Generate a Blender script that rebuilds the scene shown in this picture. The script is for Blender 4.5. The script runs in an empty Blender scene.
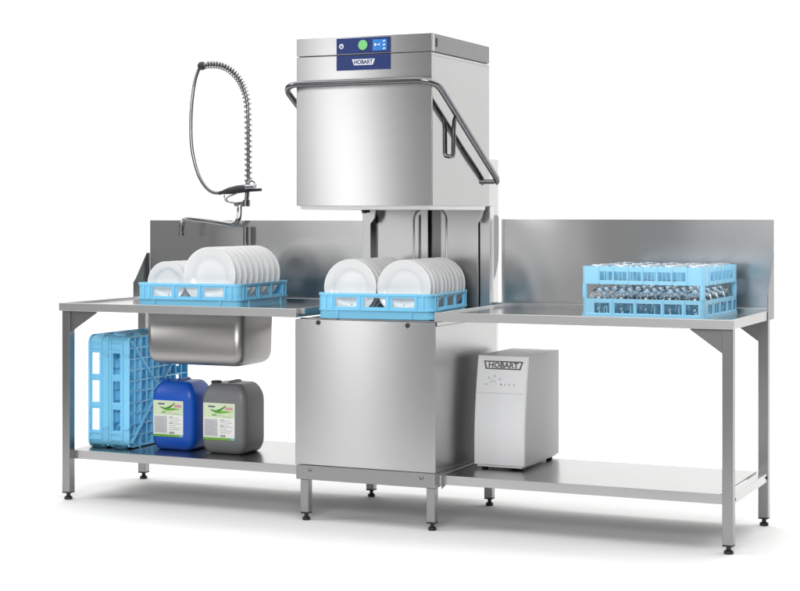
import bpy, math, random
from mathutils import Vector, Matrix, Euler
R = math.radians
PI = math.pi
random.seed(7)
S = bpy.context.scene
COL = S.collection

# ------------------------------------------------------------------ mesh builder
class MB:
    def __init__(self):
        self.v = []; self.f = []; self.m = []; self.cur = 0
    def add(self, vs, fs):
        o = len(self.v)
        self.v += [tuple(p) for p in vs]
        for f in fs:
            self.f.append(tuple(i + o for i in f)); self.m.append(self.cur)
        return self
    def mat(self, i):
        self.cur = i; return self
    def box(self, x0, x1, y0, y1, z0, z1):
        vs = [(x0,y0,z0),(x1,y0,z0),(x1,y1,z0),(x0,y1,z0),(x0,y0,z1),(x1,y0,z1),(x1,y1,z1),(x0,y1,z1)]
        return self.add(vs, [(3,2,1,0),(4,5,6,7),(0,1,5,4),(1,2,6,5),(2,3,7,6),(3,0,4,7)])
    def prism(self, poly, axis, a, b):
        # poly in the two other axes, in cyclic order (y,z) / (x,z) / (x,y)
        n = len(poly)
        def mk(p, t):
            return {'x': (t,p[0],p[1]), 'y': (p[0],t,p[1]), 'z': (p[0],p[1],t)}[axis]
        vs = [mk(p, a) for p in poly] + [mk(p, b) for p in poly]
        area = sum(poly[i][0]*poly[(i+1)%n][1]-poly[(i+1)%n][0]*poly[i][1] for i in range(n))
        flip = (area > 0) == (axis != 'y')
        if b < a: flip = not flip
        fs = [tuple(range(n)), tuple(range(2*n-1, n-1, -1))] + [(i, n+i, n+(i+1)%n, (i+1)%n) for i in range(n)]
        if flip: fs = [tuple(reversed(f)) for f in fs]
        return self.add(vs, fs)
    def tube(self, pts, r, n=10, cap=True):
        pts = [Vector(p) for p in pts]
        rs = r if isinstance(r, (list, tuple)) else [r]*len(pts)
        tang = []
        for i in range(len(pts)):
            a = pts[max(i-1,0)]; b = pts[min(i+1,len(pts)-1)]
            tang.append((b-a).normalized())
        t = tang[0]
        up = Vector((0,0,1)) if abs(t.z) < .9 else Vector((1,0,0))
        nrm = (up - t*up.dot(t)).normalized()
        vs = []
        for i, p in enumerate(pts):
            t = tang[i]
            nrm = (nrm - t*nrm.dot(t)).normalized()
            bn = t.cross(nrm)
            for k in range(n):
                a = 2*PI*k/n
                vs.append(p + (nrm*math.cos(a) + bn*math.sin(a))*rs[i])
        fs = []
        for i in range(len(pts)-1):
            for k in range(n):
                k2 = (k+1) % n
                fs.append((i*n+k, i*n+k2, (i+1)*n+k2, (i+1)*n+k))
        if cap:
            fs.append(tuple(range(n-1, -1, -1))); fs.append(tuple((len(pts)-1)*n+k for k in range(n)))
        return self.add(vs, fs)
    def lathe(self, prof, n=32, axis='z', c=(0,0,0), closed=False):
        # prof: (radius, height) along the axis
        vs = []
        for (r, h) in prof:
            for k in range(n):
                a = 2*PI*k/n
                u, w = r*math.cos(a), r*math.sin(a)
                if axis == 'z': p = (u, w, h)
                elif axis == 'y': p = (w, h, u)
                else: p = (h, u, w)
                vs.append((p[0]+c[0], p[1]+c[1], p[2]+c[2]))
        fs = []
        m = len(prof)
        for i in range(m if closed else m-1):
            j = (i+1) % m
            for k in range(n):
                k2 = (k+1) % n
                fs.append((i*n+k, i*n+k2, j*n+k2, j*n+k))
        if not closed:
            if prof[0][0] > 1e-6: fs.append(tuple(range(n-1,-1,-1)))
            if prof[-1][0] > 1e-6: fs.append(tuple((m-1)*n+k for k in range(n)))
        return self.add(vs, fs)
    def grid(self, us, ws, fill, d0, d1, fn):
        # solid plate with holes: cells between us and ws; fn(u,w,d)->xyz
        nu, nw = len(us)-1, len(ws)-1
        F = lambda i, j: 0 <= i < nu and 0 <= j < nw and fill(i, j)
        for i in range(nu):
            for j in range(nw):
                if not F(i, j): continue
                a, b, c, d = us[i], us[i+1], ws[j], ws[j+1]
                q = [fn(a,c,d0),fn(b,c,d0),fn(b,d,d0),fn(a,d,d0),fn(a,c,d1),fn(b,c,d1),fn(b,d,d1),fn(a,d,d1)]
                fs = [(0,1,2,3),(7,6,5,4)]
                if not F(i,j-1): fs.append((0,4,5,1))
                if not F(i+1,j): fs.append((1,5,6,2))
                if not F(i,j+1): fs.append((2,6,7,3))
                if not F(i-1,j): fs.append((3,7,4,0))
                self.add(q, fs)
        return self
    def arc(self, cx, cy, r0, r1, a0, a1, z0, z1, n=6):
        pts = [(cx+r1*math.cos(a0+(a1-a0)*k/n), cy+r1*math.sin(a0+(a1-a0)*k/n)) for k in range(n+1)]
        pts += [(cx+r0*math.cos(a1-(a1-a0)*k/n), cy+r0*math.sin(a1-(a1-a0)*k/n)) for k in range(n+1)]
        # quads rather than one concave face
        for k in range(n):
            A0 = a0+(a1-a0)*k/n; A1 = a0+(a1-a0)*(k+1)/n
            P = [(cx+r*math.cos(t), cy+r*math.sin(t)) for r, t in ((r0,A0),(r1,A0),(r1,A1),(r0,A1))]
            vs = [(p[0],p[1],z0) for p in P]+[(p[0],p[1],z1) for p in P]
            fs = [(3,2,1,0),(4,5,6,7),(1,2,6,5),(3,0,4,7)]
            if k == 0: fs.append((0,1,5,4))
            if k == n-1: fs.append((2,3,7,6))
            self.add(vs, fs)
        return self
    def text(self, s, size, fn, extrude=.001, bold=0.0):
        cu = bpy.data.curves.new('lettering', 'FONT')
        cu.body = s; cu.size = size; cu.align_x = 'CENTER'; cu.align_y = 'CENTER'
        cu.extrude = extrude; cu.offset = bold; cu.resolution_u = 3
        o = bpy.data.objects.new('lettering', cu); COL.objects.link(o)
        bpy.context.view_layer.update()
        me = bpy.data.meshes.new_from_object(o.evaluated_get(bpy.context.evaluated_depsgraph_get()))
        vs = [fn(v.co.x, v.co.y, v.co.z) for v in me.vertices]
        self.add(vs, [tuple(p.vertices) for p in me.polygons])
        bpy.data.objects.remove(o); bpy.data.curves.remove(cu); bpy.data.meshes.remove(me)
        return self
    def build(self, name, mats, parent=None, bev=0, seg=2, off=(0,0,0), smooth=True, angle=35, weld=False):
        me = bpy.data.meshes.new(name)
        me.from_pydata([(p[0]-off[0],p[1]-off[1],p[2]-off[2]) for p in self.v], [], self.f)
        mats = mats if isinstance(mats, (list, tuple)) else [mats]
        for m in mats: me.materials.append(m)
        me.polygons.foreach_set('material_index', self.m)
        if weld or bev:
            import bmesh
            bm = bmesh.new(); bm.from_mesh(me)
            bmesh.ops.remove_doubles(bm, verts=bm.verts, dist=1e-5)
            bm.to_mesh(me); bm.free()
        me.validate()
        if smooth:
            me.polygons.foreach_set('use_smooth', [True]*len(me.polygons))
            me.set_sharp_from_angle(angle=R(angle))
        o = bpy.data.objects.new(name, me); COL.objects.link(o)
        if parent: o.parent = parent
        if bev:
            b = o.modifiers.new('edge', 'BEVEL')
            b.width = bev; b.segments = seg; b.limit_method = 'ANGLE'; b.angle_limit = R(40); b.harden_normals = True
        return o

def tag(o, label, cat, group=None, kind=None):
    if label: o['label'] = label
    if cat: o['category'] = cat
    if group: o['group'] = group
    if kind: o['kind'] = kind
    return o
def thing(name, label, cat, loc=(0,0,0), rot=(0,0,0), group=None):
    o = bpy.data.objects.new(name, None); COL.objects.link(o)
    o.empty_display_size = .05
    o.location = loc; o.rotation_euler = rot
    return tag(o, label, cat, group)
def copy_tree(o, parent=None):
    c = o.copy(); COL.objects.link(c)
    if parent: c.parent = parent
    for ch in o.children: copy_tree(ch, c)
    return c

# ------------------------------------------------------------------ materials
def new_mat(name):
    m = bpy.data.materials.new(name); m.use_nodes = True
    nt = m.node_tree
    return m, nt, nt.nodes['Principled BSDF']
def lin(r, g, b):
    f = lambda c: (c/255/12.92) if c/255 <= .04045 else ((c/255+.055)/1.055)**2.4
    return (f(r), f(g), f(b), 1)
def plain(name, col, rough=.4, metal=0, spec=.5, var=.0, scale=30, bump=0, sss=0):
    m, nt, b = new_mat(name)
    b.inputs['Base Color'].default_value = col
    b.inputs['Roughness'].default_value = rough
    b.inputs['Metallic'].default_value = metal
    b.inputs['Specular IOR Level'].default_value = spec
    if sss:
        b.inputs['Subsurface Weight'].default_value = sss
        b.inputs['Subsurface Radius'].default_value = (.006, .01, .014)
    if var or bump:
        tc = nt.nodes.new('ShaderNodeTexCoord'); nz = nt.nodes.new('ShaderNodeTexNoise')
        nz.inputs['Scale'].default_value = scale; nz.inputs['Detail'].default_value = 5
        nt.links.new(tc.outputs['Object'], nz.inputs['Vector'])
        if var:
            mr = nt.nodes.new('ShaderNodeMapRange')
            mr.inputs['To Min'].default_value = rough-var; mr.inputs['To Max'].default_value = rough+var
            nt.links.new(nz.outputs['Fac'], mr.inputs['Value']); nt.links.new(mr.outputs['Result'], b.inputs['Roughness'])
        if bump:
            bp = nt.nodes.new('ShaderNodeBump'); bp.inputs['Strength'].default_value = bump; bp.inputs['Distance'].default_value = .002
            nt.links.new(nz.outputs['Fac'], bp.inputs['Height']); nt.links.new(bp.outputs['Normal'], b.inputs['Normal'])
    return m
def steel(name, base=.62, rough=.28, grain=None, aniso=.0, arot=.25, var=.03, tint=(1,1.0,1.0), wave=0, streak=0):
    m, nt, b = new_mat(name)
    b.inputs['Metallic'].default_value = 1
    b.inputs['Base Color'].default_value = (base*tint[0], base*tint[1], base*tint[2], 1)
    b.inputs['Roughness'].default_value = rough
    if streak:   # fine horizontal brushing
        tc = nt.nodes.new('ShaderNodeTexCoord'); mp = nt.nodes.new('ShaderNodeMapping'); nz = nt.nodes.new('ShaderNodeTexNoise')
        mp.inputs['Scale'].default_value = (.7, .7, 170); nz.inputs['Scale'].default_value = 1; nz.inputs['Detail'].default_value = 1
        cr = nt.nodes.new('ShaderNodeMapRange'); cr.clamp = False
        cr.inputs['From Min'].default_value = .3; cr.inputs['From Max'].default_value = .7
        cr.inputs['To Min'].default_value = base*(1-streak); cr.inputs['To Max'].default_value = base*(1+streak)
        cb = nt.nodes.new('ShaderNodeCombineColor')
        nt.links.new(tc.outputs['Object'], mp.inputs['Vector']); nt.links.new(mp.outputs['Vector'], nz.inputs['Vector'])
        nt.links.new(nz.outputs['Fac'], cr.inputs['Value'])
        for k in range(3): nt.links.new(cr.outputs['Result'], cb.inputs[k])
        nt.links.new(cb.outputs['Color'], b.inputs['Base Color'])
    if wave:   # sheet metal is never quite flat
        tc = nt.nodes.new('ShaderNodeTexCoord'); nz = nt.nodes.new('ShaderNodeTexNoise'); bp = nt.nodes.new('ShaderNodeBump')
        nz.inputs['Scale'].default_value = 3.2; nz.inputs['Detail'].default_value = 0
        bp.inputs['Strength'].default_value = 1; bp.inputs['Distance'].default_value = wave
        nt.links.new(tc.outputs['Object'], nz.inputs['Vector']); nt.links.new(nz.outputs['Fac'], bp.inputs['Height'])
        nt.links.new(bp.outputs['Normal'], b.inputs['Normal'])
    if aniso:
        b.inputs['Anisotropic'].default_value = aniso
        b.inputs['Anisotropic Rotation'].default_value = arot
        tg = nt.nodes.new('ShaderNodeTangent'); tg.direction_type = 'RADIAL'; tg.axis = 'Z'
        nt.links.new(tg.outputs['Tangent'], b.inputs['Tangent'])
    return m

M = {}
M['panel'] = steel('brushed_steel_panel', .50, .25, (2,2,900), aniso=.85, arot=.25, var=.015, streak=0.010)
M['side'] = steel('polished_steel_side', .42, .09, (4,4,1500), var=.02, wave=.004, streak=0.015)
M['cab'] = steel('cabinet_side_steel', .48, .30, (2,2,900), var=.03, wave=.004, streak=0.010)
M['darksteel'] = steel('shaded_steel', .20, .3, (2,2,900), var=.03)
M['splash'] = steel('steel_splashback', .56, .24, (4,4,1400), aniso=.4, var=.03, wave=.004, streak=0.010)
M['top'] = steel('steel_worktop', .56, .22, (12,1400,12), wave=.004)
M['leg'] = steel('steel_tube', .33, .34, (1200,1200,4), var=.03)
M['apron'] = steel('steel_apron', .54, .40, (4,1200,1200), var=.03)
M['shelf'] = steel('steel_shelf', .47, .24, (4,1200,4), var=.03, wave=.004)
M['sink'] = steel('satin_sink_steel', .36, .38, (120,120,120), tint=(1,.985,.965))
M['inner'] = steel('chamber_steel', .64, .32, (12,12,900))
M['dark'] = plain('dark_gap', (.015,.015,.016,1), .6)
M['chrome'] = plain('chrome', (.36,.36,.37,1), .10, 1, var=.03, scale=60)
M['bar'] = plain('handle_steel', (.20,.20,.21,1), .22, 1, var=.05, scale=50)
M['spring'] = plain('spring_steel', (.22,.22,.23,1), .2, 1)
M['black'] = plain('black_plastic', (.012,.012,.013,1), .42, var=.06)
M['blackrub'] = plain('black_rubber', (.02,.02,.02,1), .55)
M['blue'] = plain('blue_rack_plastic', lin(134,210,244), .38, var=.05, scale=18, bump=.03, sss=.25)
M['pale_blue'] = plain('pale_blue_rack_plastic', lin(158,218,246), .38, var=.05, scale=18, bump=.03, sss=.3)
M['blue_can'] = plain('blue_canister_plastic', lin(3,80,182), .36, var=.06, scale=14, bump=.05)
M['grey_can'] = plain('grey_canister_plastic', lin(112,113,114), .42, var=.06, scale=14, bump=.05)
M['china'] = plain('white_china', (.79,.79,.785,1), .14, var=.03, scale=10)
M['navy'] = plain('control_panel_blue', lin(20,46,108), .3, var=.03)
M['screen'] = plain('screen_blue', lin(45,125,205), .15)
M['ink_w'] = plain('white_print', (.85,.87,.9,1), .4)
M['green_btn'] = plain('green_button', lin(125,205,130), .35)
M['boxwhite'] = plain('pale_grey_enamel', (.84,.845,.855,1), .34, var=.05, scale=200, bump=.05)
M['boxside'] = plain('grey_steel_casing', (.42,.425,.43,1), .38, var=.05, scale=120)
M['ink_d'] = plain('dark_grey_print', (.10,.10,.105,1), .4)
M['ink_m'] = plain('mid_grey_print', (.32,.32,.33,1), .5)
M['label'] = plain('label_paper', (.80,.81,.79,1), .35)
M['label_g'] = plain('label_pale_green', lin(205,220,185), .35)
M['lgreen'] = plain('label_green', lin(105,170,50), .35)
M['ldgreen'] = plain('label_dark_green', lin(60,130,40), .35)
M['lpink'] = plain('label_pink_print', lin(200,150,160), .4)
M['lviolet'] = plain('label_violet_print', lin(80,75,110), .4)
M['lgrey'] = plain('label_grey_print', lin(188,190,192), .4)
M['lblue'] = plain('label_blue_print', lin(120,180,215), .4)
def glass():
    m, nt, b = new_mat('clear_glass')
    b.inputs['Base Color'].default_value = (.96,.985,1,1)
    b.inputs['Roughness'].default_value = .02
    b.inputs['IOR'].default_value = 1.45
    b.inputs['Transmission Weight'].default_value = 1
    return m
M['glass'] = glass()
def floor_mat():
    m, nt, b = new_mat('white_studio_sweep')
    b.inputs['Base Color'].default_value = (.86,.855,.85,1)
    b.inputs['Roughness'].default_value = .75
    b.inputs['Specular IOR Level'].default_value = .2
    tc = nt.nodes.new('ShaderNodeTexCoord'); nz = nt.nodes.new('ShaderNodeTexNoise')
    nz.inputs['Scale'].default_value = 6; nz.inputs['Detail'].default_value = 6
    bp = nt.nodes.new('ShaderNodeBump'); bp.inputs['Strength'].default_value = .02
    nt.links.new(tc.outputs['Object'], nz.inputs['Vector']); nt.links.new(nz.outputs['Fac'], bp.inputs['Height'])
    nt.links.new(bp.outputs['Normal'], b.inputs['Normal'])
    return m
M['floor'] = floor_mat()
M['studio'] = plain('grey_studio_ground', (.08,.08,.083,1), .6, var=.1, scale=3)

# ------------------------------------------------------------------ setting
fl = MB(); fl.add([(-12,-1.75,0),(14,-1.75,0),(14,3.2,0),(-12,3.2,0)], [(0,1,2,3)])
tag(fl.build('floor', M['floor'], smooth=False), 'white seamless studio floor under the steel tables', 'floor', kind='structure')
f2 = MB(); f2.add([(-14,-14,-.004),(16,-14,-.004),(16,4.6,-.004),(-14,4.6,-.004)], [(0,1,2,3)])
tag(f2.build('ground', M['studio'], smooth=False), 'grey studio ground beyond the white paper floor', 'ground', kind='structure')
bk = MB(); prof = [(3.2 + 1.2*math.sin(a), 1.2-1.2*math.cos(a)) for a in [PI/2*k/12 for k in range(13)]] + [(4.4, 6.5)]
vs = [(x, p[0], p[1]) for p in prof for x in (-12, 14)]
bk.add(vs, [(2*i, 2*i+1, 2*i+3, 2*i+2) for i in range(len(prof)-1)])
tag(bk.build('backdrop', M['floor'], angle=60), 'white studio backdrop behind the dishwashing line', 'backdrop', kind='structure')

# ------------------------------------------------------------------ shared pieces
def leg_part(parent, off, x0, x1, y0, y1, ztop, mat='leg', zb=.035):
    l = MB().box(x0, x1, y0, y1, zb, ztop).build('leg', M[mat], parent, bev=.003, off=off)
    cx, cy = (x0+x1)/2, (y0+y1)/2
    w = (x1-x0)/2
    f = MB()
    f.box(x0+.0005, x1-.0005, y0+.0005, y1-.0005, zb-.005, zb-.0005)
    f.lathe([(w*.45, zb-.005), (w*.45, .016), (w*.85, .012), (w*.92, .006), (w*.85, 0)], 20, c=(cx,cy,0))
    f.build('foot', M['black'], l, off=off)
    return l
def gusset(parent, off, x0, x1, y, zt, zb, t=.003):
    # plate in the xz plane: vertical side at x0, pointed end at x1
    s = 1 if x1 > x0 else -1
    poly = [(x0, zb), (x0+s*.004, zb), (x1, zt-.006), (x1, zt), (x0, zt)]
    return MB().prism(poly, 'y', y, y+t).build('bracket', M['leg'], parent, off=off)

H = .90; T = .037; D = .733
TH = .0015

# ------------------------------------------------------------------ sink table (left)
def sink_table():
    loc = (.6, .37, 0)
    t = thing('sink_table', 'steel table with deep sink bowl, splashback and lower shelf, left of the dishwasher', 'table', loc)
    # top: rim, recessed deck with the sink opening
    top = MB()
    us = [0.0, .014, .40, .90, 1.208, 1.2215]; ws = [0.0, .014, .09, .40, .66]
    top.grid(us, ws, lambda i, j: not (i == 2 and j == 2), H-.016, H-.012, lambda u, w, d: (u, w, d))
    ap = MB()
    ap.box(0, 1.2215, -.0008, .012, H-T, H); ap.box(0, .012, .0125, .66, H-T, H); ap.box(1.2095, 1.2215, .0125, .66, H-T, H)
    ap.box(1.2215, 1.246, .03, .05, H-.024, H-.002)
    ap.build('edge_rim', M['apron'], t, bev=.002, off=loc)
    top.box(0.0, 1.2215, .6605, D-.002, H-T, H+.008)
    top.build('tabletop', M['top'], t, bev=.002, off=loc)
    # sink bowl, open on top
    x0, x1, y0, y1, z0, z1 = 0.402, .902, .088, .405, .628, H-.0165
    def ring(x0, x1, y0, y1, r, z, n=6):
        out = []
        for cx, cy, a in ((x1-r,y1-r,0),(x0+r,y1-r,PI/2),(x0+r,y0+r,PI),(x1-r,y0+r,1.5*PI)):
            for k in range(n+1):
                q = a + PI/2*k/n; out.append((cx+r*math.cos(q), cy+r*math.sin(q), z))
        return out
    rings = []
    rr = .042
    rings.append(ring(x0, x1, y0, y1, rr, z1))
    rings.append(ring(x0+.003, x1-.003, y0+.003, y1-.003, rr, z0+.06))
    for k in range(1, 8):
        a = PI/2*k/7; ins = .005 + .05*(1-math.cos(a))
        rings.append(ring(x0+ins, x1-ins, y0+ins, y1-ins, rr*(1-.35*k/7), z0+.05*(1-math.sin(a)) ))
    n = len(rings[0])
    sk = MB()
    vs = [p for r_ in rings for p in r_]
    fs = [(i*n+k, (i+1)*n+k, (i+1)*n+(k+1)%n, i*n+(k+1)%n) for i in range(len(rings)-1) for k in range(n)]
    fs.append(tuple((len(rings)-1)*n + k for k in range(n-1, -1, -1)))
    sk.add(vs, fs)
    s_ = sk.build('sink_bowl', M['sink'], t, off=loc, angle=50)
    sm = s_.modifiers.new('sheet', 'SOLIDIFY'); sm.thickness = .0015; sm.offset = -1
    # splashback and the end upstand
    MB().box(.02, 1.205, D, D+.004, H-.03, 1.274).box(.02, 1.205, D+.004, D+.03, 1.268, 1.272).build('splashback', M['splash'], t, bev=.001, off=loc)
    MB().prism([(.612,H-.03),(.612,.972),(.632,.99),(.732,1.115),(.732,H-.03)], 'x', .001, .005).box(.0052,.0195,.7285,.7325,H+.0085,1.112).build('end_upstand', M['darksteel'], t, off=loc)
    leg_part(t, loc, .003, .045, .02, .062, H-T-.0005)
    leg_part(t, loc, -.012, .030, .672, .714, H-T-.0005)
    gusset(t, loc, .0455, .185, .032, H-T-.0005, .769)
    # shelf
    sh = MB().box(.046, 1.2175, .058, .70, .2205, .224).box(.018, 1.2175, .0545, .0578, .185, .224).box(.018, 1.2175, .7005, .704, .185, .224)
    sh.box(.010, .0455, .0645, .668, .188, .222)
    sh.build('shelf', M['shelf'], t, bev=.0012, off=loc)
    for (y, z) in ((.10,.205),(.64,.205)):
        MB().lathe([(.007,0),(.006,.003),(.003,.005),(0,.0055)], 14, 'x', (.0457,y,z)).build('bolt', M['leg'], t, off=loc)
    return t
sink_table()

# ------------------------------------------------------------------ outlet table (right)
def outlet_table():
    L = 3.098; xs = 1.860; loc = (2.48, .37, 0)
    t = thing('outlet_table', 'steel table with tall splashback and empty lower shelf, right of the dishwasher', 'table', loc)
    top = MB()
    top.box(xs+.012, L-.012, .0125, .66, H-.016, H-.012)
    ap = MB()
    ap.box(xs, L, -.0008, .012, H-T, H); ap.box(L-.012, L, .0125, .66, H-T, H); ap.box(xs, xs+.0115, .0125, .66, H-T, H-.002)
    ap.build('edge_rim', M['apron'], t, bev=.002, off=loc)
    top.box(xs, L, .6605, D-.002, H-T, H+.010)
    top.build('tabletop', M['top'], t, bev=.002, off=loc)
    MB().box(1.878, L+.003, D, D+.004, H-T, 1.281).box(1.878, L+.003, D+.004, D+.03, 1.275, 1.279).build('splashback', M['splash'], t, bev=.001, off=loc)
    MB().prism([(.614,H-T),(.614,.972),(.634,.99),(.7325,1.135),(.7325,H-T)], 'x', L+.0005, L+.004).build('end_upstand', M['darksteel'], t, off=loc)
    leg_part(t, loc, L-.048, L-.006, .02, .062, H-T-.0005)
    leg_part(t, loc, L-.050, L-.008, .668, .710, H-T-.0005)
    gusset(t, loc, L-.0485, L-.175, .032, H-T-.0005, .770)
    gusset(t, loc, L-.0505, L-.175, .690, H-T-.0005, .770)
    sh = MB().box(1.869, L-.064, .058, .70, .2205, .224).box(1.869, L-.051, .0545, .0578, .185, .224).box(1.869, L-.064, .7005, .704, .185, .224)
    sh.box(L-.0635, L-.058, .0582, .70, .218, .226)
    sh.box(L-.050, L-.012, .0645, .666, .186, .2225)
    sh.prism([(1.869,.1845),(1.889,.1845),(1.869,.165)], 'y', .056, .06)
    sh.build('shelf', M['shelf'], t, bev=.0012, off=loc)
    for y in (.075, .655):
        MB().lathe([(.007,0),(.006,.003),(.003,.005),(0,.0055)], 14, 'x', (L-.0117,y,.205)).build('bolt', M['dark'], t, off=loc)
    return t
outlet_table()

# ------------------------------------------------------------------ dishwasher
def letters(mb, s, size, cx, cz, y, bold=0.0, sx=1.0, ex=.0006):
    return mb.text(s, size, lambda u, v, w: (cx+u*sx, y-w, cz+v), extrude=ex, bold=bold)
def dishwasher():
    loc = (1.541, .35, 0)
    t = thing('dishwasher', 'tall steel hood dishwasher with blue control panel and raised hood, between the tables', 'dishwasher', loc)
    X0, X1, Y0, Y1 = 1.2235, 1.8525, 0.0, .648
    ZB, ZS, ZT = 1.338, 1.9725, 2.050
    hd = MB()   # hood: open below
    w = .012
    hd.grid([X0,X0+w,X1-w,X1],[Y0,Y0+w,Y1-w,Y1], lambda i,j: not (i==1 and j==1), ZB, ZS-.014, lambda u,v,d: (u,v,d))
    hd.box(X0, X1, Y0, Y1, ZS-.0139, ZS-.002)
    front = MB().box(X0, X1-.0005, Y0-.004, Y0-.0005, ZB, ZS-.002)
    hood = hd.build('hood', M['side'], t, bev=.0015, off=loc)
    front.build('hood_front', M['panel'], hood, bev=.0015, off=loc)
    lp = MB().grid([X0+.014,X0+.02,X1-.02,X1-.012],[Y0+.006,Y0+.014,Y1-.03,Y1-.02], lambda i,j: not (i==1 and j==1), ZB-.016, ZB+.01, lambda u,v,d: (u,v,d))
    lp.build('hood_lip', M['inner'], hood, off=loc)
    MB().lathe([(.0,0),(.026,0),(.026,.012),(0,.012)], 20, 'x', (1.35,.40,1.333)).box(1.345,1.375,.39,.41,1.31,1.345).build('spray_bracket', M['black'], hood, off=loc)
    MB().box(X0+.01, X1-.01, Y0+.006, Y1-.006, ZS-.004, ZS+.004).build('seam', M['dark'], t, off=loc)
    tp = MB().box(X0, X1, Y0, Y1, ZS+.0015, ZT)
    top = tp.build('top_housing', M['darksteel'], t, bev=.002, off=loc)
    MB().box(X0, X1-.0005, Y0-.004, Y0-.0005, ZS+.0015, ZT-.001).build('housing_front', M['panel'], top, bev=.0012, off=loc)
    MB().box(X1, X1+.0015, .036, .043, ZT-.055, ZT-.018).box(X1, X1+.001, .05, .052, ZT-.055, ZT-.018).build('vent_slot', M['dark'], top, off=loc)
    MB().box(X1, X1+.0016, Y0-.003, Y0+.016, ZS+.002, ZT-.004).build('front_edge', M['shelf'], top, off=loc)
    # control panel, split by the seam
    a, b = 1.415, 1.666
    YP = Y0-.0065
    cp = MB().box(a, b, YP, Y0-.0042, ZS+.0035, 2.0425).build('control_panel', M['navy'], t, bev=.001, off=loc)
    MB().box(a, b, YP, Y0-.0042, 1.907, ZS-.003).build('badge_panel', M['navy'], t, bev=.001, off=loc).name
    bp_ = [o for o in t.children if o.name.startswith('badge_panel')][0]
    MB().lathe([(.0,0),(.021,0),(.021,.004),(.019,.005),(0,.005)], 28, 'y', (1.540,YP-.005,2.011)).build('start_button', M['green_btn'], cp, off=loc)
    MB().lathe([(.0105,0),(.0105,.0008),(.0065,.0008),(.0065,0)], 24, 'y', (1.4385,YP-.0008,2.009), closed=True).box(1.4372,1.4398,YP-.0007,YP,2.008,2.016).build('power_symbol', M['ink_w'], cp, off=loc)
    sc = MB().box(1.584, 1.649, YP-.001, YP, 1.986, 2.0325).build('display', M['screen'], cp, off=loc)
    g = MB(); ys = (YP-.0018, YP-.0011)
    g.box(1.5925,1.596,*ys,2.005,2.017); g.prism([(1.596,2.005),(1.601,2.011),(1.596,2.017)],'y',*ys); g.box(1.601,1.612,*ys,2.0098,2.0122)
    g.prism([(1.617,2.005),(1.612,2.011),(1.617,2.017)],'y',*ys)
    for z in (1.993, 2.0085, 2.024): g.box(1.632,1.6365,*ys,z-.003,z+.003); g.box(1.638,1.642,*ys,z-.001,z+.004)
    g.build('display_symbols', M['ink_w'], sc, off=loc)
    lg = MB().prism([(1.488,1.9525),(1.594,1.9525),(1.584,1.9275),(1.498,1.9275)], 'y', YP-.001, YP).build('logo', M['ink_w'], bp_, off=loc)
    letters(MB(), 'HOBART', .0235, 1.541, 1.9398, YP-.0012, bold=.0007, sx=.93).build('lettering', M['navy'], lg, off=loc)
    # bow handle
    r = .0138; yf = -.062; z0 = 1.846
    def bend(p0, p1, p2, rad, n=7):
        p0, p1, p2 = map(Vector, (p0, p1, p2))
        a_ = p1 + (p0-p1).normalized()*rad; c_ = p1 + (p2-p1).normalized()*rad
        return [ (a_*(1-s)**2 + p1*2*s*(1-s) + c_*s**2) for s in [k/n for k in range(n+1)] ]
    XR, XL = X1+.038, X0-.038
    ye, ze = .648, 1.456
    pts = [(XL, ye, ze)] + bend((XL,ye,ze), (XL,yf,z0+.006), (X1,yf,z0+.006), .085) + bend((X0,yf,z0+.006), (XR,yf,z0+.006), (XR,ye,ze), .085)
    pts += [(XR, ye-.008, ze+.006), (XR-.002, ye, ze-.006), (XR-.010, ye-.002, ze-.015)]
    h = MB().tube(pts, r, 14).build('handle', M['bar'], t, off=loc, angle=60)
    for xx, s in ((X1, 1), (X0, -1)):
        MB().tube([(xx+s*.0005, ye-.03, ze-.008), (xx+s*.036, ye-.03, ze-.008)], .011, 14).build('handle_pivot', M['bar'], h, off=loc)
        MB().tube([(xx+s*.032,.176,1.716),(xx+s*.024,.179,1.695),(xx+s*.020,.18,1.66),(xx+s*.019,.18,1.56),(xx+s*.016,.18,1.549),(xx+s*.0005,.18,1.546)], .0095, 12).build('handle_link', M['bar'], h, off=loc, angle=60)
    # rear column, chamber back and posts
    rc = MB().box(1.2135, 1.827, .705, .83, .23, 1.552).build('rear_column', M['splash'], t, bev=.003, off=loc)
    MB().prism([(.708,.95),(.79,1.03),(.822,1.09),(.827,1.13),(.827,1.29),(.80,1.30),(.708,1.275)], 'x', 1.8275, 1.8295).build('dark_plate', M['darksteel'], rc, off=loc)  # thin dark sheet added over the darker lower part of the column side
    def back_panel(a, b, flip):
        p = MB().box(a, b, .66, .668, .87, 1.36)
        e = MB()
        x = (b-.07) if not flip else (a+.028)
        s = 1 if not flip else -1
        path = [(x, .6625, .88), (x, .6625, 1.27)] + [(x + s*.03*(1-math.cos(q)), .6625, 1.27+.05*math.sin(q)) for q in [PI/2*k/6 for k in range(1,7)]]
        e.tube(path, .006, 8)
        o = p.build('chamber_panel', M['inner'], t, bev=.002, off=loc)
        e.build('pressed_rib', M['inner'], o, off=loc)
    back_panel(1.298, 1.549, False); back_panel(1.612, 1.795, True)
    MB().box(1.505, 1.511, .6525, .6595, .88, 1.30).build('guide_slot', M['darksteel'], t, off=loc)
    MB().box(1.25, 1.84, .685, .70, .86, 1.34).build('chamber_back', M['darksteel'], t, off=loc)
    for a, b in ((1.2235,1.266),(1.8065,1.8545)):
        MB().box(a, b, .650, .70, .86, 1.335).build('corner_post', M['inner'], t, bev=.002, off=loc)
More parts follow.
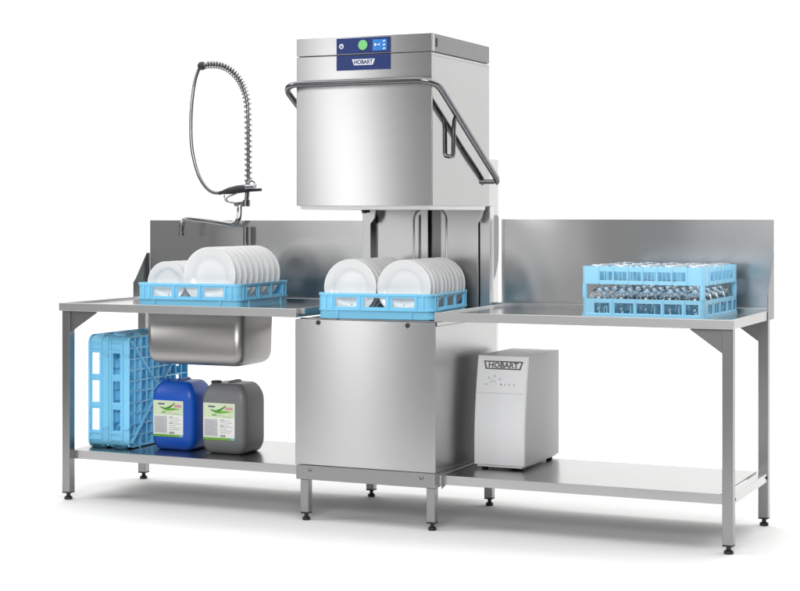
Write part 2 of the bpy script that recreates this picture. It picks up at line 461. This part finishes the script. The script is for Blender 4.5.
    for a in (1.240, 1.765):
        MB().prism([(a,1.3215),(a+.075,1.3215),(a+.068,1.285),(a+.05,1.262),(a+.03,1.262),(a+.03,1.28),(a+.008,1.295)], 'y', .60, .612).build('hood_bracket', M['inner'], t, off=loc)
    MB().box(1.272, 1.294, .645, .66, 1.262, 1.30).build('guide_block', M['black'], t, off=loc)
    # lower cabinet
    c0, c1 = 1.2175, 1.8665
    cb = MB().box(c0, c1, .0, .70, .240, .842)
    cab = cb.build('cabinet', M['cab'], t, bev=.002, off=loc)
    fr = MB().box(c0, c1-.0005, -.004, -.0005, .240, .857)
    fr.build('front_panel', M['panel'], t, bev=.0015, off=loc)
    for xa in (c1-.003, c0): MB().box(xa, xa+.003, .0145, .70, .8425, .857).build('deck_edge', M['cab'], t, off=loc)
    MB().box(c0+.004, c1-.004, .001, .645, .8425, .846).build('tank_deck', M['dark'], t, off=loc)  # deck coloured near-black to give the shaded gap under the rack
    for y in (.045, .30, .60):
        MB().tube([(c0+.003,y,.855),(c1-.003,y,.855)], .006, 10).build('rack_rail', M['bar'], t, off=loc)
    for x, z in ((1.328,.845),(1.742,.843)):
        MB().lathe([(0,0),(.007,.001),(.0105,.004),(.0105,.006)], 18, 'y', (x,-.0098,z)).build('screw', M['black'], t, off=loc)
    # skirt frame and legs
    sk = MB().box(c0+.004, c1-.002, -.003, .02, .176, .2365).box(c1-.022, c1-.002, .0205, .68, .176, .2365).box(c0+.004, c0+.024, .0205, .68, .176, .2365).box(c0+.004, c1-.002, .6805, .70, .176, .2365)
    sk.build('skirt_frame', M['leg'], t, bev=.0015, off=loc)
    for x, z in ((1.289,.219),(1.804,.217)):
        MB().lathe([(0,0),(.006,.0015),(.0085,.004),(.0085,.006)], 18, 'y', (x,-.0092,z)).build('bolt', M['bar'], t, off=loc)
    for x in (1.240, 1.824):
        for y in (.001, .655):
            leg_part(t, loc, x, x+.038, y, y+.038, .1755)
    return t
dishwasher()

# ------------------------------------------------------------------ pre-rinse tap
def tap():
    Y = .695; loc = (.585, Y, H+.008)
    t = thing('spray_tap', 'chrome pre-rinse tap with tall coil spring and hanging spray hose', 'tap', loc)
    MB().lathe([(.026,0),(.026,.006),(.02,.010),(.014,.012),(.0135,.335)], 18, c=(.585,Y,H+.008)).build('riser', M['chrome'], t, off=loc)
    # swivel spout
    sp = [(.588,Y,1.352),(.566,Y,1.35)]
    sp = [(.580,Y,1.352),(.561,Y,1.352),(.553,Y-.003,1.343),(.553,Y-.006,1.31),(.551,Y-.01,1.285),(.541,Y-.014,1.266),(.523,Y-.018,1.256),(.50,Y-.022,1.256),(.42,Y-.04,1.268),(.33,Y-.058,1.279),(.296,Y-.064,1.281),(.279,Y-.067,1.272),(.271,Y-.069,1.256),(.269,Y-.069,1.218)]
    s_ = MB().tube(smooth(sp, 3), .0130, 14).build('spout', M['chrome'], t, off=loc, angle=60)
    MB().tube([(.269,Y-.069,1.216),(.269,Y-.069,1.200)], .0148, 14).build('aerator', M['chrome'], s_, off=loc)
    b = MB().tube([(.535,Y-.001,1.352),(.600,Y+.001,1.356)], .013, 14).tube([(.588,Y,1.340),(.588,Y,1.372)], .019, 16)
    b.build('mixer_body', M['chrome'], t, off=loc)
    MB().lathe([(.0,-.006),(.010,-.005),(.013,0),(.010,.005),(0,.006)], 16, 'x', (.528,Y,1.352)).build('spout_cap', M['chrome'], t, off=loc)
    # holder arm
    MB().tube(smooth([(.588,Y,1.365),(.592,Y,1.40),(.596,Y,1.46)],3), .012, 14).build('upper_riser', M['chrome'], t, off=loc)
    # spring path and inner hose
    path = [(.597,Y,1.45),(.597,Y,1.60),(.596,Y,1.75),(.591,Y,1.84),(.575,Y-.004,1.905),(.543,Y-.008,1.96),(.494,Y-.014,2.003),(.44,Y-.02,2.022),(.395,Y-.024,2.024),(.372,Y-.026,2.022)]
    pp = smooth(path, 10)
    MB().tube(pp, .0080, 10).build('inner_hose', M['bar'], t, off=loc, angle=60)
    d = [0]
    for i in range(1, len(pp)): d.append(d[-1] + (Vector(pp[i])-Vector(pp[i-1])).length)
    tot = d[-1]
    def at(s):
        for i in range(1, len(d)):
            if d[i] >= s:
                k = (s-d[i-1])/max(1e-9, d[i]-d[i-1]); a = Vector(pp[i-1]); b_ = Vector(pp[i])
                return a.lerp(b_, k), (b_-a).normalized()
        return Vector(pp[-1]), (Vector(pp[-1])-Vector(pp[-2])).normalized()
    # pitch closes up towards the bent top
    s = .004; ang = 0; hel = []
    while s < tot-.004:
        p, tg = at(s)
        side = Vector((0,1,0)); side = (side - tg*side.dot(tg)).normalized(); nn = tg.cross(side)
        hel.append(p + (side*math.cos(ang) + nn*math.sin(ang))*.0165)
        pitch = .0255 if s < .36 else (.0255 - .0105*min(1, (s-.36)/.1))
        ang += 2*PI/18; s += pitch/18
    MB().tube(hel, .0034, 6).build('spring', M['spring'], t, off=loc, angle=60)
    MB().lathe([(0,-.020),(.012,-.019),(.019,-.012),(.0215,0),(.019,.012),(.012,.019),(0,.020)], 20, 'x', (.357,Y-.027,2.020)).build('hose_cap', M['blackrub'], t, off=loc)
    # spray hose hanging down and back to the hand valve
    hp = [(.350,Y-.028,2.018),(.334,Y-.032,1.985),(.319,Y-.036,1.93),(.309,Y-.042,1.84),(.306,Y-.046,1.74),(.312,Y-.05,1.64),(.328,Y-.05,1.56),(.355,Y-.05,1.485),(.392,Y-.048,1.432),(.43,Y-.046,1.408),(.468,Y-.044,1.405)]
    MB().tube(smooth(hp, 6), .0088, 12).build('spray_hose', M['bar'], t, off=loc, angle=60)
    hv = MB().tube([(.462,Y-.044,1.404),(.49,Y-.042,1.410)], .0095, 12)
    hv.tube([(.488,Y-.042,1.410),(.515,Y-.040,1.415),(.56,Y-.036,1.422),(.62,Y-.03,1.428)], [.012,.017,.020,.018], 14)
    hv.tube([(.60,Y-.03,1.416),(.683,Y-.026,1.420)], .0075, 10)
    v = hv.build('spray_valve', M['blackrub'], t, off=loc, angle=60)
    ring = [(.634+.022*math.cos(a), Y-.034, 1.440+.022*math.sin(a)) for a in [PI*1.15 - (PI*1.3)*k/14 for k in range(15)]]
    MB().tube(ring, .0055, 10).tube([(.61,Y-.05,1.432),(.66,Y-.05,1.434)], .011, 12).build('valve_head', M['chrome'], v, off=loc, angle=60)
    lv = smooth([(.575,Y-.04,1.41),(.545,Y-.045,1.398),(.512,Y-.05,1.385),(.508,Y-.05,1.375),(.52,Y-.05,1.362),(.548,Y-.03,1.356)], 4)
    MB().tube(lv, .0042, 8).tube(smooth([(.490,Y-.043,1.402),(.492,Y-.046,1.385),(.502,Y-.05,1.368),(.52,Y-.05,1.36)],4), .0042, 8).build('trigger', M['chrome'], v, off=loc, angle=60)
    return t
def smooth(pts, n):
    P = [Vector(p) for p in pts]; out = []
    for i in range(len(P)-1):
        p0 = P[max(i-1,0)]; p1 = P[i]; p2 = P[i+1]; p3 = P[min(i+2,len(P)-1)]
        for k in range(n):
            t = k/n
            out.append(.5*((2*p1)+(p2-p0)*t+(2*p0-5*p1+4*p2-p3)*t*t+(3*p1-p0-3*p2+p3)*t**3))
    out.append(P[-1]); return out
tap()

# ------------------------------------------------------------------ racks
RA = .512; RHT = .108
def rack_walls(mb, a, z0, z1, holes, zh0, zh1, r=.032, t=.004):
    """four walls with windows between rounded corners; holes: list of (u0,u1) along the wall"""
    us = sorted({r, a-r} | {u for h in holes for u in h}); ws = [z0, zh0, zh1, z1]
    hs = set()
    for h in holes:
        for i in range(len(us)-1):
            if us[i] >= h[0]-1e-9 and us[i+1] <= h[1]+1e-9: hs.add(i)
    fill = lambda i, j: not (j == 1 and i in hs)
    mb.grid(us, ws, fill, 0, t, lambda u, w, d: (u, d, w))
    mb.grid(us, ws, fill, 0, t, lambda u, w, d: (a-u, a-d, w))
    mb.grid(us, ws, fill, 0, t, lambda u, w, d: (a-d, u, w))
    mb.grid(us, ws, fill, 0, t, lambda u, w, d: (d, a-u, w))
    for cx, cy, q in ((a-r,a-r,0),(r,a-r,PI/2),(r,r,PI),(a-r,r,1.5*PI)):
        mb.arc(cx, cy, r-t, r, q, q+PI/2, z0, z1)
def edge_bars(mb, a, z0, z1, d0, d1, u0, u1):
    """a bar along the outside of each wall, from u0 to u1, standing d0..d1 outward"""
    for f in (lambda u,d: (u,-d), lambda u,d: (a-u,a+d), lambda u,d: (a+d,u), lambda u,d: (-d,a-u)):
        p = [f(u0,d0), f(u1,d0), f(u1,d1), f(u0,d1)]
        mb.prism(p, 'z', z0, z1)
def make_rack(label, group, loc, rot, cells=False):
    t = thing('dish_rack', label, 'dish rack', loc, rot, group)
    a = RA
    w = MB()
    holes = [(.082,.172),(.200,.290),(.318,.408)]
    holes = [(.078,.176),(.207,.305),(.336,.434)]
    rack_walls(w, a, .0, RHT, holes, .050, .090)
    # top rail and ledge above the skirt
    edge_bars(w, a, RHT-.010, RHT, .0002, .005, .03, a-.03)
    edge_bars(w, a, .034, .041, .0002, .005, .03, a-.03)
    for u in (.036, .066, .190, .319, .444, .474):
        edge_bars(w, a, .0415, RHT-.0105, .0002, .0055, u-.0032, u+.0032)
    for u in (.09, .42): edge_bars(w, a, .0, .033, .0002, .006, u-.004, u+.004)
    for cx, cy, q in ((a-.032,a-.032,0),(.032,a-.032,PI/2),(.032,.032,PI),(a-.032,.032,1.5*PI)):
        w.arc(cx, cy, .0322, .037, q, q+PI/2, RHT-.010, RHT); w.arc(cx, cy, .0322, .037, q, q+PI/2, .034, .041)
    w.build('rack_wall', M['blue'], t, angle=30)
    # open lattice floor with diagonal ribs
    f = MB()
    nn = 10 if cells else 15; bw = .0034 if cells else .0032; p = (a-.010)/nn
    us = []
    for k in range(nn+1): us += [.005+k*p-(bw if 0<k else 0), .005+k*p+(bw if k<nn else 0)]
    us = sorted(set(round(u,5) for u in us))
    f.grid(us, us, lambda i,j: i%2==0 or j%2==0, .003, .010, lambda u,v,d: (u,v,d))
    c = a/2
    for (x0,y0,x1,y1) in ((.02,.02,a-.02,a-.02),(.02,a-.02,a-.02,.02)):
        dx, dy = x1-x0, y1-y0; l = math.hypot(dx,dy); nx, ny = -dy/l*.0035, dx/l*.0035
        f.prism([(x0+nx,y0+ny),(x1+nx,y1+ny),(x1-nx,y1-ny),(x0-nx,y0-ny)], 'z', -.006 if y1>y0 else -.0055, .024)
    for k in ((2,4,5,6,8) if cells else (3,7,8,12)):
        u = .005+k*p
        f.box(u-.002,u+.002,.006,a-.006,.0102,.026); f.box(.006,a-.006,u-.002,u+.002,.0102,.0255)
    f.lathe([(.026,-.004),(.026,.02),(.021,.02),(.021,-.004)], 24, c=(c,c,0), closed=True)
    f.build('rack_floor', M['blue'], t, angle=30)
    if cells:
        d = MB(); cp = (a-.010)/5
        for k in range(1,5):
            u = .005+k*cp
            d.box(u-.0013,u+.0013,.006,a-.006,.0262,.062); d.box(.006,a-.006,u-.0013,u+.0013,.0262,.0615)
        d.build('divider', M['blue'], t)
        return t
    # pegs that hold the plates
    g = MB()
    for i in range(6):
        for j in range(14):
            x = .06+i*(a-.12)/5; y = .04+j*(a-.08)/13
            g.tube([(x,y,.010),(x,y+.002,.062)], [.0035,.0018], 6)
    g.build('peg', M['blue'], t, angle=60)['kind'] = 'stuff'
    return t
racks = 'blue plastic dish racks'
rackL_loc, rackL_rot = (.392,.043,H-.0118), R(3)
rackC_loc, rackC_rot = (1.306,.036,.8615), R(5)
rk = make_rack('blue rack of small and large white plates on the sink table', racks, rackL_loc, (0,0,rackL_rot))
rk2 = copy_tree(rk); rk2['label'] = 'blue rack of white plates standing inside the dishwasher under the raised hood'
rk2.location = rackC_loc; rk2.rotation_euler = (0,0,rackC_rot)
cr_ = make_rack('empty blue rack standing on edge, right one of the pair beside the blue canister', racks, (.272,.165,.2292), (0,R(-90),0), cells=True)
c = copy_tree(cr_); c['label'] = 'empty blue rack standing on edge, left one of the pair beside the table leg'
c.location = (.158,.165,.2292)

# ------------------------------------------------------------------ plates
def plate_mesh(Dm):
    r = Dm/2; th = .0045
    prof_f = [(0,.004),(r*.50,.004),(r*.60,.0032),(r*.645,.0005),(r*.68,-.0035),(r*.80,-.0065),(r*.93,-.010),(r*.985,-.0118),(r,-.0115)]
    prof_b = [(r*1.0,-.0085),(r*.985,-.0072),(r*.80,-.001),(r*.66,.0035),(r*.60,.0085),(r*.56,.0125),(r*.53,.0125),(r*.51,.0095),(0,.0088)]
    mb = MB(); mb.lathe(prof_f + prof_b, 64, 'y', (0,0,r))
    o = mb.build('dinner_plate', M['china'], None, angle=50, weld=True)
    return o
ordn = ['frontmost','second','third','fourth','fifth','sixth','seventh','eighth','ninth','tenth','eleventh']
def nth(i, n, where):
    if i == 0: return 'frontmost ' + where[0] + ' ' + where[1]
    if i == n-1: return 'rearmost ' + where[0] + ' ' + where[1]
    return ordn[i] + ' ' + where[0] + ' from the front ' + where[1]
def row(src, loc, rz, lx, ly, lz, step, n, where, group, lean=R(2), first=False, dx=.002):
    for i in range(n):
        o = src if (first and i == 0) else src.copy()
        if not (first and i == 0): COL.objects.link(o)
        p = Matrix.Rotation(rz, 3, 'Z') @ Vector((lx+i*dx+random.uniform(-.002,.002), ly+i*step+random.uniform(-.002,.002), lz))
        o.location = Vector(loc) + p
        o.rotation_euler = Euler((-lean+random.uniform(-.016,.016), random.uniform(-.01,.01), rz+random.uniform(-.008,.008)))
        tag(o, nth(i, n, where), 'plate', group)
big = plate_mesh(.258); small = plate_mesh(.190); mid = plate_mesh(.238)
small.name = 'small_plate'; small.data.name = 'small_plate'
row(big, rackL_loc, rackL_rot, .350, .040, .012, .0525, 9, ('large white plate', 'in the rack on the sink table'), 'large plates in the sink table rack', first=True)
row(small, rackL_loc, rackL_rot, .128, .046, .014, .0525, 6, ('small white plate', 'in the rack on the sink table'), 'small plates in the sink table rack', first=True)
row(mid, rackC_loc, rackC_rot, .378, .042, .012, .0475, 10, ('white plate', 'in the right row of the dishwasher rack'), 'right row of plates in the dishwasher', first=True)
row(mid, rackC_loc, rackC_rot, .136, .042, .012, .0475, 10, ('white plate', 'in the left row of the dishwasher rack'), 'left row of plates in the dishwasher')

# ------------------------------------------------------------------ glass rack with wine glasses
def glass_rack():
    a = .508; loc = (2.452, .125, H-.0118)
    t = thing('glass_rack', 'two tier blue glass rack full of upturned wine glasses on the right table', 'glass rack', loc, (0,0,R(-1.5)))
    w = MB()
    rack_walls(w, a, .0, .077, [(.055,.118),(.140,.218),(.232,.330),(.344,.416),(.432,.482)], .020, .060, r=.022)
    edge_bars(w, a, 0, .016, .0002, .004, .02, a-.02)
    for u in (.129,.225,.337,.424): edge_bars(w, a, .0165, .075, .0002, .004, u-.003, u+.003)
    w.build('lower_tier', M['pale_blue'], t, angle=30)
    w = MB()
    rack_walls(w, a, .135, .206, [(.078,.130),(.138,.190),(.198,.250),(.259,.311),(.319,.371),(.379,.431)], .151, .186, r=.022)
    for u in (.072,.134,.194,.255,.314,.375,.436): edge_bars(w, a, .137, .204, .0002, .004, u-.0025, u+.0025)
    # slotted grilles behind the windows
    for k in range(6):
        u0 = .080+k*.060
        for q in range(2):
            x = u0+.015+q*.016
            w.box(x, x+.0022, .0012, .003, .151, .186)
    w.build('upper_tier', M['pale_blue'], t, angle=30)
    for cx, cy in ((.012,.012),(a-.012,.012),(a-.012,a-.012),(.012,a-.012)):
        MB().lathe([(.011,.0775),(.0115,.105),(.011,.1345)], 14, c=(cx,cy,0)).build('corner_post', M['pale_blue'], t)
    d = MB(); p = (a-.012)/5
    for k in range(1,5):
        u = .006+k*p
        d.box(u-.0013,u+.0013,.005,a-.005,.010,.050); d.box(.005,a-.005,u-.0013,u+.0013,.010,.0495)
        d.box(u-.0013,u+.0013,.005,a-.005,.150,.196); d.box(.005,a-.005,u-.0013,u+.0013,.150,.1955)
    d.build('divider', M['pale_blue'], t)
    f = MB(); nn = 15; bw = .003; q = (a-.010)/nn
    us = []
    for k in range(nn+1): us += [.005+k*q-(bw if 0<k else 0), .005+k*q+(bw if k<nn else 0)]
    us = sorted(set(round(u,5) for u in us))
    f.grid(us, us, lambda i,j: i%2==0 or j%2==0, .003, .009, lambda u,v,d: (u,v,d))
    f.build('rack_floor', M['pale_blue'], t)
    return t, loc, p, a
gr, gloc, gp, ga = glass_rack()
gprof = [(.0290,0),(.0335,.020),(.0385,.045),(.0390,.066),(.0325,.088),(.0170,.102),(.0056,.109),(.0042,.115),(.0040,.160),(.0048,.183),(.0120,.191),(.0340,.1945),(.0345,.1965),(.0300,.1985),(0,.1990)]
gin = [(0,.1020),(.0155,.0995),(.0310,.0866),(.0376,.0655),(.0371,.045),(.0322,.020),(.0278,0)]
gm = MB(); gm.lathe(list(reversed(gin))[::-1][::-1] and gprof, 28)
gm = MB(); gm.lathe(gin + gprof, 28)
g0 = gm.build('wine_glass', M['glass'], None, angle=60, weld=True)
rows_ = ['in the front row','in the second row','in the middle row','in the fourth row','in the back row']
cols_ = ['far left','second from the left','middle','second from the right','far right']
for j in range(5):
    for i in range(5):
        o = g0 if i == j == 0 else g0.copy()
        if not (i == j == 0): COL.objects.link(o)
        pt = Matrix.Rotation(R(-1.5),3,'Z') @ Vector((.006+(i+.5)*gp+random.uniform(-.003,.003), .006+(j+.5)*gp+random.uniform(-.003,.003), .0092))
        o.location = Vector(gloc)+pt
        o.rotation_euler = (random.uniform(-.02,.02), random.uniform(-.02,.02), random.uniform(0,6)); o.scale = (1.08,1.08,1.02)
        tag(o, f'upturned wine glass {rows_[j]} of the glass rack, {cols_[i]}', 'wine glass', 'wine glasses in the glass rack')

# ------------------------------------------------------------------ canisters
def canister(label, mat, capmat, loc, wd, dp, ht, rz):
    t = thing('canister', label, 'canister', loc, (0,0,rz), 'chemical canisters on the lower shelf')
    # rounded shell: stacked rounded-rectangle rings, shoulders drawn in
    def ring(x0,x1,y0,y1,r,z,n=6):
        out = []
        for cx, cy, a in ((x1-r,y1-r,0),(x0+r,y1-r,PI/2),(x0+r,y0+r,PI),(x1-r,y0+r,1.5*PI)):
            for k in range(n+1):
                q = a+PI/2*k/n; out.append((cx+r*math.cos(q), cy+r*math.sin(q), z))
        return out
    prof = [(.034,0),(.026,.002),(.016,.010),(.009,.022),(.004,.036),(.001,.05),(0,.062)]
    up = [(0,ht-.085),(.001,ht-.07),(.005,ht-.052),(.012,ht-.036),(.021,ht-.022),(.030,ht-.012),(.038,ht-.006),(.046,ht-.003),(.056,ht-.002)]
    rings = [ring(i,wd-i,i*.7,dp-i*.7,max(.012,.036-i*.4),z) for i, z in prof+up]
    n = len(rings[0]); b = MB()
    vs = [p for r_ in rings for p in r_]
    fs = [(i*n+k, i*n+(k+1)%n, (i+1)*n+(k+1)%n, (i+1)*n+k) for i in range(len(rings)-1) for k in range(n)]
    fs.append(tuple(range(n-1,-1,-1))); fs.append(tuple((len(rings)-1)*n+k for k in range(n)))
    b.add(vs, fs)
    b.build('body', M[mat], t, angle=70)
    # carrying handle and cap on top
    h = MB(); z = ht
    path = [(wd*.5,dp*.28,z-.012),(wd*.5,dp*.34,z-.004),(wd*.5,dp*.45,z-.001),(wd*.5,dp*.75,z-.001),(wd*.5,dp*.83,z-.012)]
    h.tube(smooth(path,4), .009, 10); h.build('handle', M[mat], t, angle=60)
    MB().lathe([(.024,z-.006),(.025,z-.001),(.024,z+.004),(.021,z+.006),(0,z+.006)], 20, c=(wd*.22,dp*.30,0)).build('cap', M[capmat], t)
    # printed paper label on the front
    lx0, lx1, lz0, lz1 = wd*.08, wd*.78, ht*.20, ht*.72
    W, Hh = lx1-lx0, lz1-lz0
    lb = MB().box(lx0, lx1, -.0012, -.0003, lz0, lz1).build('label', M['label'], t)
    p = MB()
    def rect(m, a, b_, c, d, lay=0): p.mat(m); p.box(lx0+W*a, lx0+W*b_, -.0016-lay*.0003, -.0013, lz0+Hh*c, lz0+Hh*d)
    rect(0, .01,.99,.60,.985)                 # pale green head
    rect(1, .0,1,.0,.065)                     # green foot stripe
    rect(7, .88,.98,.008,.058,1)              # blue corner mark
    rect(2, .03,.46,.10,.57)                  # grey text block
    for k in range(9): rect(5, .06,.43-.05*(k%3), .14+k*.045,.15+k*.045,1)
    for k, (c, l) in enumerate(((.52,.35),(.47,.40),(.41,.30),(.36,.42),(.30,.22),(.25,.38),(.20,.34))): rect(5, .53,.53+l,c,c+.012)
    for c in (.50,.33): rect(1, .53,.66,c+.045,c+.062)
    for k in range(9): rect(6, .54+k*.019,.54+k*.019+(.012 if k%3 else .008),.085,.145)   # bar code
    rect(4, .16,.38,.885,.925,1); rect(3, .70,.94,.82,.90,1); rect(5, .30,.60,.655,.668,1); rect(5, .62,.90,.63,.643,1)
    # leaf swoosh
    p.mat(8)
    def leaf(pts, y): p.prism([(lx0+W*u, lz0+Hh*v) for u, v in pts], 'y', y, -.0013)
    leaf([(.20,.83),(.40,.80),(.55,.85),(.74,.96),(.70,.90),(.56,.79),(.44,.755),(.30,.775)], -.0025)
    p.mat(1); leaf([(.34,.755),(.52,.775),(.66,.80),(.93,.78),(.70,.745),(.52,.725),(.42,.73)], -.0028)
    p.mat(1); leaf([(.26,.66),(.31,.705),(.36,.69),(.40,.72),(.42,.68),(.33,.655)], -.0022)
    p.build('print', [M['label_g'],M['lgreen'],M['lgrey'],M['lpink'],M['lviolet'],M['ink_m'],M['ink_d'],M['lblue'],M['ldgreen']], lb, smooth=False)
    return t
canister('blue plastic canister with a green and white label beside the upright racks', 'blue_can', 'blue_can', (.352,.215,.2245), .226, .200, .316, 0)
canister('grey plastic canister with a green and white label at the edge of the shelf', 'grey_can', 'blackrub', (.622,.205,.2245), .232, .205, .318, 0)

# ------------------------------------------------------------------ water treatment unit
def unit():
    x0, x1, y0, y1, z0, z1 = 1.9235, 2.1475, .286, .745, .232, .702
    loc = ((x0+x1)/2, (y0+y1)/2, .224)
    t = thing('water_softener', 'narrow pale grey water treatment box with dial standing on the right shelf', 'water softener', loc)
    def fy(z):                                  # bowed front: leans back towards the top
        k = max(0, (z-.36)/(z1-.36)); return y0 + .048*k**1.6
    zz = [.243+(z1-.243)*k/14 for k in range(15)]
    f = MB()
    poly = [(fy(z), z) for z in zz] + [(fy(z)+.022, z) for z in reversed(zz)]
    n = len(zz)
    for i in range(n-1):
        q = [(fy(zz[i]),zz[i]),(fy(zz[i+1]),zz[i+1]),(fy(zz[i+1])+.02,zz[i+1]),(fy(zz[i])+.02,zz[i])]
        vs = [(x0,)+p for p in q]+[(x1,)+p for p in q]
        fs = [(0,4,5,1),(3,2,6,7),(0,1,2,3),(7,6,5,4)]
        if i == 0: fs.append((0,3,7,4))
        if i == n-2: fs.append((1,5,6,2))
        f.add(vs, fs)
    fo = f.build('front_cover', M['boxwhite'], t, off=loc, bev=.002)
    c = MB()
    side = [(fy(z)+.0205, z) for z in zz] + [(y1, z1), (y1, .243)]
    c.prism(side, 'x', x0+.001, x1-.001)
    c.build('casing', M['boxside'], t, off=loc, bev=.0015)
    MB().box(x0+.012, x1-.010, y0+.006, y1-.01, .2345, .2428).build('base', M['boxwhite'], t, off=loc)
    for x in (x0+.03, x1-.03):
        for y in (y0+.05, y1-.05):
            MB().lathe([(.014,.2245),(.015,.230),(.013,.2345)], 14, c=(x,y,0)).build('foot', M['black'], t, off=loc)
    # emblem: outline trapezoid with lettering
    def on(u, v, w): z = v; return (u, fy(z)-.0006-w, z)
    zt, zb = .680, .645; cx = 2.041
    lt = [(cx-.089,zt),(cx+.089,zt),(cx+.079,zb),(cx-.079,zb)]
    li = [(cx-.081,zt-.005),(cx+.081,zt-.005),(cx+.073,zb+.005),(cx-.073,zb+.005)]
    e = MB()
    vs = [on(p[0],p[1],0) for p in lt+li]+[on(p[0],p[1],.0012) for p in lt+li]
    fs = []
    for i in range(4):
        j = (i+1)%4
        fs += [(8+i,8+j,12+j,12+i),(i,j,8+j,8+i),(4+j,4+i,12+i,12+j)]
    e.add(vs, fs)
    lg = e.build('logo', M['ink_d'], fo, off=loc, smooth=False)
    MB().text('HOBART', .0300, lambda u,v,w: on(cx+u*1.13, (zt+zb)/2-.0008+v, w+.0006), extrude=.0005, bold=.0009).build('lettering', M['ink_d'], lg, off=loc, smooth=False)
    k = MB()
    kx, kz = 2.003, .582
    vs0 = (kx, fy(kz)-.007, kz)
    MB().lathe([(0,0),(.0125,0),(.0145,.003),(.0145,.007)], 24, 'y', vs0).build('dial', M['boxwhite'], fo, off=loc)
    m = MB()
    for a in (0, 40, 85, 130, 180):
        x = kx+.030*math.cos(R(a)); z = kz+.030*math.sin(R(a))
        dx, dz = math.cos(R(a)), math.sin(R(a))
        P = [(x-dz*.0018,z+dx*.0018),(x+dz*.0018,z-dx*.0018),(x+dz*.0018+dx*.009,z-dx*.0018+dz*.009),(x-dz*.0018+dx*.009,z+dx*.0018+dz*.009)]
        m.add([on(p[0],p[1],.0006) for p in P], [(0,1,2,3)])
    m.build('dial_scale', M['ink_m'], fo, off=loc, smooth=False); m = MB()
    for i, x in enumerate((2.034,2.054,2.074,2.094)):
        m.add([on(x-.003,kz-.003,.0006),on(x+.003,kz-.003,.0006),on(x+.001,kz+.005,.0006),on(x-.001,kz+.005,.0006)], [(0,1,2,3)])
    m.build('indicator_marks', M['ink_m'], fo, off=loc, smooth=False)
    m = MB(); z = .545
    m.add([on(x0+.006,z,.0004),on(x1-.006,z,.0004),on(x1-.006,z+.0012,.0004),on(x0+.006,z+.0012,.0004)], [(0,1,2,3)])
    m.build('crease', M['boxside'], fo, off=loc, smooth=False)
    return t
unit()

# ------------------------------------------------------------------ light
Wd = bpy.data.worlds.new('World'); S.world = Wd; Wd.use_nodes = True
bg = Wd.node_tree.nodes['Background']
bg.inputs['Color'].default_value = (.97,.985,1,1); bg.inputs['Strength'].default_value = .16
def area(name, loc, target, sx, sy, rad, col=(1,1,1)):
    l = bpy.data.lights.new(name, 'AREA'); l.shape = 'RECTANGLE'; l.size = sx; l.size_y = sy
    l.energy = rad*PI*sx*sy; l.color = col
    o = bpy.data.objects.new(name, l); COL.objects.link(o)
    o.location = loc
    d = Vector(target)-Vector(loc)
    o.rotation_euler = d.to_track_quat('-Z', 'Y').to_euler()
    return o
area('overhead_softbox', (1.4,.2,5.2), (1.4,.2,0), 13, 8, 1.75)
area('backdrop_softbox', (1.6,1.8,5.6), (1.6,4.4,1.6), 20, 2.0, 1.9)
def strip(name, bottom, top, width, rad, target):
    b, t_ = Vector(bottom), Vector(top); c = (b+t_)/2
    up = (t_-b).normalized(); z = (c-Vector(target)); z = (z-up*z.dot(up)).normalized(); x = up.cross(z)
    l = bpy.data.lights.new(name, 'AREA'); l.shape = 'RECTANGLE'; l.size = width; l.size_y = (t_-b).length
    l.energy = rad*PI*l.size*l.size_y
    o = bpy.data.objects.new(name, l); COL.objects.link(o)
    o.matrix_world = Matrix(((x.x,up.x,z.x,c.x),(x.y,up.y,z.y,c.y),(x.z,up.z,z.z,c.z),(0,0,0,1)))
strip('front_strip', (-1.50,-6.4,.05), (-1.84,-6.4,3.2), .30, 7.0, (1.5,0,1))
strip('left_strip', (-2.9,-6.4,1.0), (-2.9,-6.4,2.6), .7, 1.3, (1.0,.7,1))
strip('right_strip', (1.25,-6.4,1.15), (1.25,-6.4,1.75), .55, 1.9, (2.9,.7,1.1))
strip('centre_strip', (-.45,-6.4,.7), (-.45,-6.4,1.5), .35, 3.0, (2,.7,1.1))
area('key_softbox', (3.6,-6.8,3.4), (1.7,0,.6), 3.6, 2.4, 11.0)
area('side_softbox', (-6.0,-5.0,3.9), (1.4,0,.8), 2.2, 2.2, 8.0)


# ------------------------------------------------------------------ camera
cam = bpy.data.cameras.new('camera'); co = bpy.data.objects.new('camera', cam); COL.objects.link(co)
cam.sensor_width = 36; cam.sensor_fit = 'HORIZONTAL'; cam.lens = 1690.503/800*36
cam.shift_y = -(295.5-213.82)/800
co.location = (4.577,-6.399,1.3052); co.rotation_euler = (PI/2, 0, .421746)
cam.clip_end = 200; cam.clip_start = .05
S.camera = co
S.view_settings.view_transform = 'Standard'; S.view_settings.look = 'None'
S.view_settings.exposure = 0; S.view_settings.gamma = 1
S.render.engine = 'CYCLES'
S.cycles.max_bounces = 14; S.cycles.transmission_bounces = 12; S.cycles.glossy_bounces = 6; S.cycles.diffuse_bounces = 4
S.cycles.caustics_reflective = False; S.cycles.caustics_refractive = True
S.cycles.sample_clamp_indirect = 6
S.cycles.use_denoising = True
